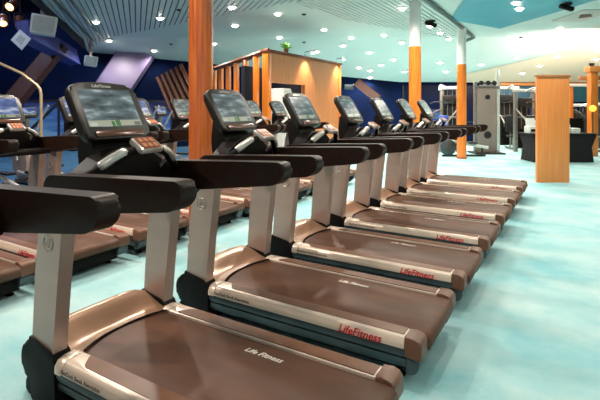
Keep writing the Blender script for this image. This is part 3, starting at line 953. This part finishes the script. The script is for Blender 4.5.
def stack_machine(loc, rz, label, post='dark_metal', top='pale_metal', pad='pad', h=2.2):
    R = thing('weight_machine', label, 'gym machine', loc, rz)
    for x in (-0.32, 0.32):
        bm = B(); box(bm, (x - 0.06, -0.05, 0), (x + 0.06, 0.05, h), 0.01); finish('post', bm, post, R)
    bm = B(); box(bm, (-0.42, -0.07, h), (0.42, 0.07, h + 0.1), 0.015); finish('top_beam', bm, top, R)
    bm = B()
    for k in range(12):
        box(bm, (-0.17, -0.09, 0.14 + k * 0.055), (0.17, 0.07, 0.185 + k * 0.055), 0.005)
    finish('weight_stack', bm, 'black', R)
    bm = B(); box(bm, (-0.24, 0.075, 0.1), (0.24, 0.10, h - 0.25), 0.008); box(bm, (-0.24, -0.11, h - 0.5), (0.24, 0.10, h - 0.2), 0.02)
    finish('stack_shroud', bm, 'dark_metal', R)
    bm = B(); box(bm, (-0.32, -0.03, 1.15), (0.32, 0.03, 1.22), 0.01); finish('cross_bar', bm, post, R)
    for x in (-0.1, 0.1):
        bm = B(); tube(bm, [(x, 0, 0.05), (x, 0, h)], 0.012, 8); finish('guide_rod', bm, 'grey_metal', R)
    bm = B(); tube(bm, smooth_path([(0, -0.1, h + 0.02), (0, -0.55, h + 0.12), (0, -0.62, h - 0.05)], 5), 0.035, 8)
    finish('pulley_arm', bm, top, R)
    bm = B(); tube(bm, [(0, -0.62, h - 0.05), (0, -0.62, 1.7)], 0.006, 6); tube(bm, [(-0.35, -0.62, 1.66), (-0.2, -0.62, 1.71), (0.2, -0.62, 1.71), (0.35, -0.62, 1.66)], 0.016, 8)
    finish('pull_bar', bm, 'dark_metal', R)
    bm = B(); box(bm, (-0.2, -0.85, 0.46), (0.2, -0.45, 0.54), 0.03, 3); finish('seat', bm, pad, R)
    bm = B(); box(bm, (-0.17, -0.42, 0.62), (0.17, -0.34, 1.25), 0.03, 3); finish('backrest', bm, pad, R)
    bm = B(); tube(bm, [(0, -0.65, 0.03), (0, -0.65, 0.47)], 0.035, 8); tube(bm, [(0, -0.9, 0.04), (0, 0.1, 0.04)], 0.04, 8)
    tube(bm, [(0, -0.36, 0.04), (0, -0.36, 0.9)], 0.03, 8)
    finish('seat_frame', bm, post, R)
    for s in (-1, 1):
        bm = B(); tube(bm, smooth_path([(s * 0.32, -0.05, 1.45), (s * 0.42, -0.35, 1.35), (s * 0.36, -0.6, 1.1), (s * 0.33, -0.7, 0.95)], 4), 0.025, 8)
        finish('press_arm', bm, post, R)
    return R


stack_machine(put(507, 17.0), A - 0.1, 'weight machine with grey posts just right of the perforated cable tower', 'grey_metal', 'pale_metal')
stack_machine(put(524, 15.7), A + 0.15, 'weight machine with pale top beam, half hidden by the left edge of the wooden board', 'grey_metal', 'pale_metal', h=2.05)
stack_machine(put(450, 15.8), A - 0.9, 'weight machine with white top arm left of the far wooden-footed column', 'grey_metal', 'white', 'blue_pad', h=2.15)
stack_machine(put(578, 16.2), A + 0.4, 'weight machine behind the desk, right of the wooden board', 'dark_metal', 'white', h=1.55)
stack_machine(put(608, 16.8), A + 0.1, 'weight machine at the right edge beyond the wooden frame', 'dark_metal', 'pale_metal', h=1.6)

# rowing machine near the far column
R = thing('rowing_machine', 'rowing machine with a sloping silver rail behind the far wooden-footed column', 'rowing machine', put(466, 14.1), A)
bm = B(); tube(bm, [(-0.62, 0, 0.5), (0.68, 0, 0.27)], 0.04, 8, flat=1.2); finish('rail', bm, 'pale_metal', R)
bm = B(); tube(bm, [(-0.74, 0, 0.03), (0.6, 0, 0.03)], 0.03, 8); finish('base_bar', bm, 'dark_metal', R)
for x, z in ((-0.5, 0.46), (0.5, 0.28)):
    bm = B(); tube(bm, [(x, 0, 0.03), (x, 0, z)], 0.03, 8); finish('leg', bm, 'dark_metal', R)
bm = B(); lathe(bm, [(0.2, -0.07), (0.25, -0.04), (0.25, 0.04), (0.2, 0.07)], 24, mtx=Matrix.Translation((-0.56, 0.0, 0.28)) @ Matrix.Rotation(PI / 2, 4, 'X')); finish('flywheel_housing', bm, 'skirt', R)
bm = B(); box(bm, (0.05, -0.14, 0.40), (0.32, 0.14, 0.46), 0.025, 3); finish('seat', bm, 'pad', R)
bm = B(); tube(bm, [(-0.45, -0.2, 0.56), (-0.45, 0.2, 0.56)], 0.015, 8); finish('handle', bm, 'pad', R)
for s in (-1, 1):
    bm = B(); box(bm, (-0.3, s * 0.12 - 0.05, 0.36), (-0.24, s * 0.12 + 0.05, 0.6), 0.01, 2); finish('foot_plate', bm, 'black', R)


# ------------------------------------------------------------------ cardio machines on the left, beyond the rear treadmills
def elliptical(loc, rz, label):
    R = thing('elliptical_trainer', label, 'elliptical trainer', loc, rz, 'elliptical trainers by the left wall')
    bm = B(); box(bm, (-0.7, -0.07, 0.03), (0.9, 0.07, 0.11), 0.02); box(bm, (0.82, -0.28, 0), (0.92, 0.28, 0.06), 0.02); box(bm, (-0.75, -0.28, 0), (-0.65, 0.28, 0.06), 0.02)
    finish('base_frame', bm, 'grey_metal', R)
    bm = B(); lathe(bm, [(0.26, -0.12), (0.32, -0.07), (0.32, 0.07), (0.26, 0.12)], 24, mtx=Matrix.Translation((-0.42, 0, 0.42)) @ Matrix.Rotation(PI / 2, 4, 'X')); finish('drive_housing', bm, 'silver', R)
    bm = B(); tube(bm, [(-0.45, 0, 0.6), (-0.35, 0, 1.35)], 0.05, 8); finish('mast', bm, 'grey_metal', R)
    bm = B(); slab(bm, rpoly([(-0.17, -0.12), (0.17, -0.12), (0.17, 0.12), (-0.17, 0.12)], 0.03), -0.03, 0.03, 'X', 0.012, 2, Matrix.Translation((-0.34, 0, 1.42)) @ Matrix.Rotation(-0.45, 4, 'Y'))
    cn = finish('console', bm, 'bezel', R)
    bm = B(); slab(bm, [(-0.13, -0.08), (0.13, -0.08), (0.13, 0.09), (-0.13, 0.09)], 0.0305, 0.032, 'X', 0, 1, Matrix.Translation((-0.34, 0, 1.42)) @ Matrix.Rotation(-0.45, 4, 'Y'))
    finish('screen', bm, 'screen_blue', cn, 0)
    for s in (-1, 1):
        o = -0.15 * s
        bm = B(); tube(bm, smooth_path([(-0.45 + o, s * 0.22, 0.5), (-0.4 + o * 0.5, s * 0.24, 1.0), (-0.28, s * 0.26, 1.35), (-0.1, s * 0.27, 1.55)], 5), 0.02, 8); finish('moving_handle', bm, 'pale_metal', R)
        bm = B(); tube(bm, [(-0.45 + o, s * 0.2, 0.38 + 0.1 * s), (0.7, s * 0.2, 0.2)], 0.028, 8); finish('pedal_arm', bm, 'pale_metal', R)
        bm = B(); box(bm, (0.05, s * 0.2 - 0.08, 0.33 + 0.05 * s), (0.42, s * 0.2 + 0.08, 0.37 + 0.05 * s), 0.015); finish('pedal', bm, 'black', R)
    return R


ell = ['elliptical trainer beyond the rear row, cut by the left picture edge', 'elliptical trainer beyond the rear row, right of the bent beige tube',
       'elliptical trainer behind the big foreground console', 'elliptical trainer just left of the round wooden column']
for k, l in enumerate(ell):
    elliptical(W(*[(-5.25, 7.6), (-5.05, 8.75), (-4.3, 9.9), (-3.1, 10.9)][k]), 0.0 + A * 0, l)

R = thing('tube_frame', 'tall bent beige tube frame rising behind the blue screens at left', 'gym machine', put(41, 7.0))
o0 = R.location.copy()
pts = [at(41, 200, 7.0), at(41, 95, 7.0), at(40, 89, 7.0), at(37, 85, 7.0), at(22, 73.5, 7.0), at(0, 63.5, 7.0), at(-20, 56, 7.0), at(-32, 56, 7.0), at(-36, 62, 7.0), at(-36, 200, 7.0)]
pts = [p - o0 for p in pts]; pts[0].z = 0.01; pts[-1].z = 0.01
bm = B(); tube(bm, pts, 0.022, 10); finish('tube', bm, 'beige_tube', R, 60)
for p in (pts[0], pts[-1]):
    bm = B(); lathe(bm, [(0.09, 0), (0.09, 0.015), (0.03, 0.03)], 16, p.x, p.y); finish('floor_flange', bm, 'dark_metal', R)
bm = B(); a, b = pts[1].copy(), pts[-1].copy(); a.z = b.z = 1.1
tube(bm, [a, b], 0.018, 8); finish('cross_tube', bm, 'beige_tube', R)

# ------------------------------------------------------------------ left bay: speakers, sign, beams
def speaker(u, v, d, s, label, rz):
    p = at(u, v, d)
    R = thing('hanging_speaker', label, 'speaker', p, rz)
    bm = B(); slab(bm, rpoly([(-s * 0.5, -s * 0.36), (s * 0.38, -s * 0.45), (s * 0.5, s * 0.30), (-s * 0.42, s * 0.40)], s * 0.06), -s * 0.3, s * 0.3, 'Y', s * 0.05, 3)
    cb = finish('cabinet', bm, 'white', R, 40)
    bm = B(); slab(bm, rpoly([(-s * 0.42, -s * 0.29), (s * 0.32, -s * 0.37), (s * 0.41, s * 0.24), (-s * 0.36, s * 0.32)], s * 0.05), -s * 0.315, -s * 0.295, 'Y'); finish('grille', bm, 'off_white', cb)
    zt = min(zc(d), 3.88) - p.z - 0.05
    bm = B(); box(bm, (-s * 0.12, -s * 0.05, s * 0.3), (s * 0.08, s * 0.05, zt), 0.01); finish('bracket', bm, 'grey_metal', R)
    return R


speaker(44, 25, 10.6, 0.58, 'larger white loudspeaker hanging from the ceiling edge at upper left', A + 0.5)
speaker(91, 61, 15.2, 0.44, 'smaller white loudspeaker hanging farther away above the foreground console', A + 0.5)
p = at(21, 40, 11.2)
R = thing('hanging_sign', 'small tilted white square sign hanging in the upper left corner', 'sign', p, A)
bm = B(); slab(bm, [(-0.25, 0.0), (0.02, -0.25), (0.25, 0.03), (-0.02, 0.26)], -0.012, 0.012, 'Y', 0.004, 1); finish('board', bm, 'white', R)
bm = B(); slab(bm, [(-0.13, 0.0), (0.02, -0.13), (0.12, 0.03), (-0.02, 0.13)], -0.016, -0.0125, 'Y'); finish('print', bm, 'off_white', R)
bm = B(); tube(bm, [(-0.02, 0, 0.24), (-0.02, 0, 5.55 - p.z)], 0.006, 6); finish('cord', bm, 'dark_metal', R)


def beam(name, label, cat, p, q, w, t, m, slats=0):
    """board from p to q (world), w wide in the wall plane, t thick"""
    d = q - p; l = d.length; d.normalize()
    fw = Vector((-SA, CA, 0)); sd = d.cross(fw).normalized(); n = sd.cross(d)
    R = thing(name, label, cat, p)
    mt = Matrix(((d.x, sd.x, n.x, 0), (d.y, sd.y, n.y, 0), (d.z, sd.z, n.z, 0), (0, 0, 0, 1)))
    if not slats:
        bm = B(); box(bm, (0, -w / 2, -t / 2), (l, w / 2, t / 2), 0.02, 1, mt); finish('board', bm, m, R)
    else:
        for k in range(slats):
            y = -w / 2 + w * k / (slats - 1)
            bm = B(); box(bm, (0, y - w / slats * 0.3, -t / 2), (l, y + w / slats * 0.3, t / 2), 0.01, 1, mt); finish('slat', bm, m, R)
        bm = B(); box(bm, (0.1, -w / 2, t / 2), (l - 0.1, w / 2, t / 2 + 0.04), 0, 1, mt); finish('backing', bm, 'navy_dark', R)
    return R


beam('ceiling_beam', 'indigo beam running below the left ceiling edge behind the loudspeakers', 'beam', at(24, 30, 11.4), at(74, 58, 15.8), 0.5, 0.3, 'indigo')
beam('diagonal_beam', 'broad dark brown diagonal beam falling to the left behind the bent tube', 'beam', at(60, 44, 14.0), at(10, 105, 13.2), 0.45, 0.3, 'dark_brown')
beam('slanted_pillar', 'pale purple slanted pillar above the big foreground console', 'pillar', at(139, 50, 16.9), at(107, 98, 16.4), 1.2, 0.3, 'purple')
beam('slatted_screen', 'brown wooden slatted screen leaning just left of the round wooden column', 'screen', at(169, 71, 16.3), at(188, 112, 15.9), 0.95, 0.12, 'wood_brown', 6)
beam('stair_stringer', 'short brown diagonal board on the navy wall right of the kiosk', 'beam', at(357, 82, 18.2), at(378, 99, 17.8), 0.34, 0.15, 'dark_brown')
bm = B(); box(bm, (-0.2, -0.05, -0.1), (0.2, 0, 0.1), 0.01)
o = finish('wall_vent', bm, 'skirt', None); o.location = at(349, 87, 18.25); o.rotation_euler.z = ang
tag(o, 'small grey vent box on the navy wall right of the kiosk', 'vent')

# cluster of small stage spots at upper left
for k, (u, v) in enumerate(((12, 5), (3, 20), (20, 22))):
    p = at(u, v, 11.6)
    R = thing('stage_spotlight', ['bronze spotlight topmost of three in the upper left corner', 'bronze spotlight nearest the left picture edge under the top one', 'bronze spotlight lowest right of three, above the white sign'][k], 'spotlight', p, A + 0.5 * k)
    mt = Matrix.Rotation(2.2 + 0.3 * k, 4, 'X')
    bm = B(); lathe(bm, [(0.06, -0.16), (0.10, -0.14), (0.12, 0.12), (0.13, 0.14), (0.11, 0.14), (0.1, 0.12)], 16, mtx=mt); h = finish('housing', bm, 'wood_brown', R)
    bm = B(); lathe(bm, [(0.095, 0.121), (0.095, 0.13)], 16, mtx=mt); finish('lens', bm, 'warm_lamp', h)
    bm = B(); tube(bm, smooth_path([(0.14, 0, 0), (0.13, 0, 0.18), (0, 0, 0.22), (-0.13, 0, 0.18), (-0.14, 0, 0)], 4), 0.015, 6); tube(bm, [(0, 0, 0.2), (0, 0, 5.6 - p.z)], 0.02, 6); finish('hanger', bm, 'dark_metal', R)

# ------------------------------------------------------------------ ceiling lights and fittings
POWER = 80.0


def lamp_data(name, e, col, size=2.75):
    l = bpy.data.lights.new(name, 'SPOT')
    l.energy = e; l.color = col; l.spot_size = size; l.spot_blend = 0.7; l.shadow_soft_size = 0.07
    return l


LD = lamp_data('downlight_beam', POWER, (1.0, 0.90, 0.78))
bm = B(); lathe(bm, [(0.085, -0.004), (0.088, -0.022), (0.125, -0.018), (0.13, 0.0)], 20)
ring_me = finish('trim_ring', bm, 'white', None).data
bm = B(); lathe(bm, [(0.02, -0.07), (0.045, -0.064), (0.066, -0.05), (0.08, -0.03), (0.084, -0.012)], 16)
disc_me = finish('lens', bm, 'lamp', None).data
for o in [o for o in bpy.data.objects if o.parent is None and o.name.split('.')[0] in ('trim_ring', 'lens')]:
    bpy.data.objects.remove(o)


def downlight(p, label, group, off=0.0, light=True, ld=None):
    R = thing('downlight', label, 'ceiling light', Wc(p, off), 0, group)
    if p[1] > DF: R.rotation_euler = Matrix.Rotation(A, 3, 'Z').to_euler()
    r = bpy.data.objects.new('trim_ring', ring_me); C.objects.link(r); r.parent = R
    l = bpy.data.objects.new('lens', disc_me); C.objects.link(l); l.parent = R
    if light:
        b = bpy.data.objects.new('beam', ld or LD); C.objects.link(b); b.parent = R; b.location = (0, 0, -0.15)
    return R


left_spots = [(96, 20), (109, 39), (160, 16), (232, 5)]
smooth_spots = [(154, 50), (214, 43), (235, 25), (278, 13), (279.5, 37), (260, 51), (324, 29), (351, 37), (343, 45), (317, 51), (384, 34.5), (402, 42),
                (369.5, 52), (394, 59), (359, 67), (381, 64.5), (370, 70), (370, 77), (405, 71), (446, 71), (440, 62), (430, 24), (440, 31), (449, 37)]
slat_spots = [(402, 6)]
right_spots = [(519.5, 7), (516, 1)]
far_spots = [(510, 37), (516, 47.5), (516, 57), (560, 27.5), (557, 39), (557, 56), (481, 64), (597, 50)]
cream_spots = [(522.5, 72), (540, 64.5), (596, 58)]
LL = lamp_data('downlight_beam_left', POWER * 1.8, (1.0, 0.92, 0.82))
for uv in left_spots: downlight(on_ceiling(*uv), 'bright round downlight set in the slatted ceiling at upper left', 'downlights in the left slats', 0.036, True, LL)
for uv in smooth_spots: downlight(on_ceiling(*uv), 'bright round downlight dotted over the smooth mint ceiling left of the far column', 'downlights in the smooth ceiling', 0.04 if uv[0] > 425 and uv[1] < 40 else 0.0)
for uv in slat_spots: downlight(on_ceiling(*uv), 'bright round downlight in the slats at the top, left of the white column shaft', 'downlights in the right slats', 0.036)
for uv in right_spots: downlight(on_ceiling(*uv), 'bright round downlight in the turquoise ceiling strip at upper right', 'downlights in the turquoise strip', 0.021)
for uv in far_spots: downlight(on_ceiling(*uv), 'bright round downlight in the pale mint ceiling at right', 'downlights in the pale ceiling at right')
for uv in cream_spots: downlight(on_ceiling(*uv), 'round downlight in the warm cream ceiling above the wooden board', 'downlights in the cream cove', 0.026)
# the same fittings continue overhead and behind the viewer
LS = lamp_data('downlight_beam_strong', POWER * 2.6, (1.0, 0.90, 0.78))
for r, d in ((-3.6, 2.2), (-3.9, 5.0), (-2.2, 6.6), (0.6, 7.6), (2.0, 8.9)):  # last one added to brighten the white column shaft
    downlight((r, d), 'round downlight overhead, outside the picture', 'downlights overhead', 0.036, True, LS)
for r, d in ((-1.8, 3.9), (0.2, 2.6), (2.2, 4.2), (2.4, 7.0), (4.4, 5.6), (5.2, 8.4), (6.6, 3.2), (7.6, 6.2), (1.2, -1.6), (4.0, 0.0)):
    downlight((r, d), 'round downlight overhead, outside the picture', 'downlights overhead', 0.036)
LB = lamp_data('bay_fill_beam', 150, (0.62, 0.70, 1.0))  # added cool lamps that brighten the otherwise unlit left bay
for r, d in ((-8.4, 12.0), (-8.9, 14.6), (-7.6, 9.0)):
    R = downlight((r, d), 'added bluish downlight high in the dark left bay, above the picture', 'added downlights in the left bay', 0, True, LB)
    R.location.z = 5.58
# two washers on the kiosk front
LW = lamp_data('washer_beam', 90.0, (1.0, 0.85, 0.66), 1.5)
for x, l in ((1.75, 'warm spotlight over the middle of the kiosk front'), (KL - 0.2, 'warm spotlight at the right corner of the kiosk top')):
    R = thing('kiosk_spotlight', l, 'spotlight', (KX + 0.0, KY + x, KZ + 0.085))
    bm = B(); tube(bm, [(0, 0, 0), (0.0, 0, 0.10), (0.22, 0, 0.12)], 0.012, 6); finish('arm', bm, 'dark_metal', R)
    bm = B(); lathe(bm, [(0.02, 0.15), (0.04, 0.12), (0.05, 0.05)], 14, 0.24, 0); finish('housing', bm, 'white', R)
    bm = B(); lathe(bm, [(0.04, 0.042), (0.04, 0.049)], 14, 0.24, 0); finish('lens', bm, 'lamp', R)
    b = bpy.data.objects.new('beam', LW); C.objects.link(b); b.parent = R; b.location = (0.24, 0, 0.03); b.rotation_euler = (0, 0.25, 0)

# small dark sensors, a dome camera and an air vent
for uv in ((179, 8), (171, 44), (304, 14), (304, 42), (521, 37)):
    p = on_ceiling(*uv)
    bm = B(); lathe(bm, [(0.04, -0.035), (0.055, -0.02), (0.06, 0.0)], 14)
    o = finish('smoke_sensor', bm, 'dark_metal', None); o.location = Wc(p, 0.036 if uv == (179, 8) else 0.0)
    tag(o, 'small dark round smoke sensor on the mint ceiling', 'sensor', 'ceiling sensors')
for u, v, l in ((432, 19, 'small dark camera on the slatted ceiling right of the white column shaft'), (568, 1.5, 'dark round camera at the top edge above the air vent')):
    p = on_ceiling(u, v)
    R = thing('ceiling_camera', l, 'camera', Wc(p, 0.03), A)
    bm = B(); lathe(bm, [(0.09, 0), (0.09, -0.05), (0.03, -0.07)], 16); finish('mount', bm, 'dark_metal', R)
    bm = B(); box(bm, (-0.16, -0.06, -0.16), (0.16, 0.06, -0.06), 0.03, 3, Matrix.Rotation(0.3, 4, 'Y')); finish('body', bm, 'black', R)
p = on_ceiling(583, 15)
R = thing('air_vent', 'pale ceiling vent with a dark slot at upper right', 'vent', Wc(p, 0.0), A)
bm = B(); box(bm, (-0.42, -0.7, -0.04), (0.42, 0.7, 0.0), 0.01); finish('frame', bm, 'off_white', R)
bm = B(); slab(bm, rpoly([(-0.22, -0.25), (0.02, -0.30), (0.22, -0.05), (0.0, 0.2)], 0.05), -0.055, -0.041, 'Z'); finish('slot', bm, 'dark_metal', R)

# ------------------------------------------------------------------ light, camera, render look
w = bpy.data.worlds.new('World'); S.world = w; w.use_nodes = True
w.node_tree.nodes['Background'].inputs['Color'].default_value = (0.9, 0.95, 1.0, 1)
w.node_tree.nodes['Background'].inputs['Strength'].default_value = 0.25
cd = bpy.data.cameras.new('camera'); co = bpy.data.objects.new('camera', cd); C.objects.link(co)
co.location = (0, 0, EYE); co.rotation_euler = (PI / 2, 0, A)
cd.sensor_width = 36; cd.lens = F / 600 * 36; cd.shift_y = -(200 - HY) / 600; cd.clip_start = 0.05
S.camera = co
S.view_settings.view_transform = 'Standard'; S.view_settings.look = 'None'
S.view_settings.gamma = 1.0; S.view_settings.exposure = 0.72
S.view_settings.use_curve_mapping = False
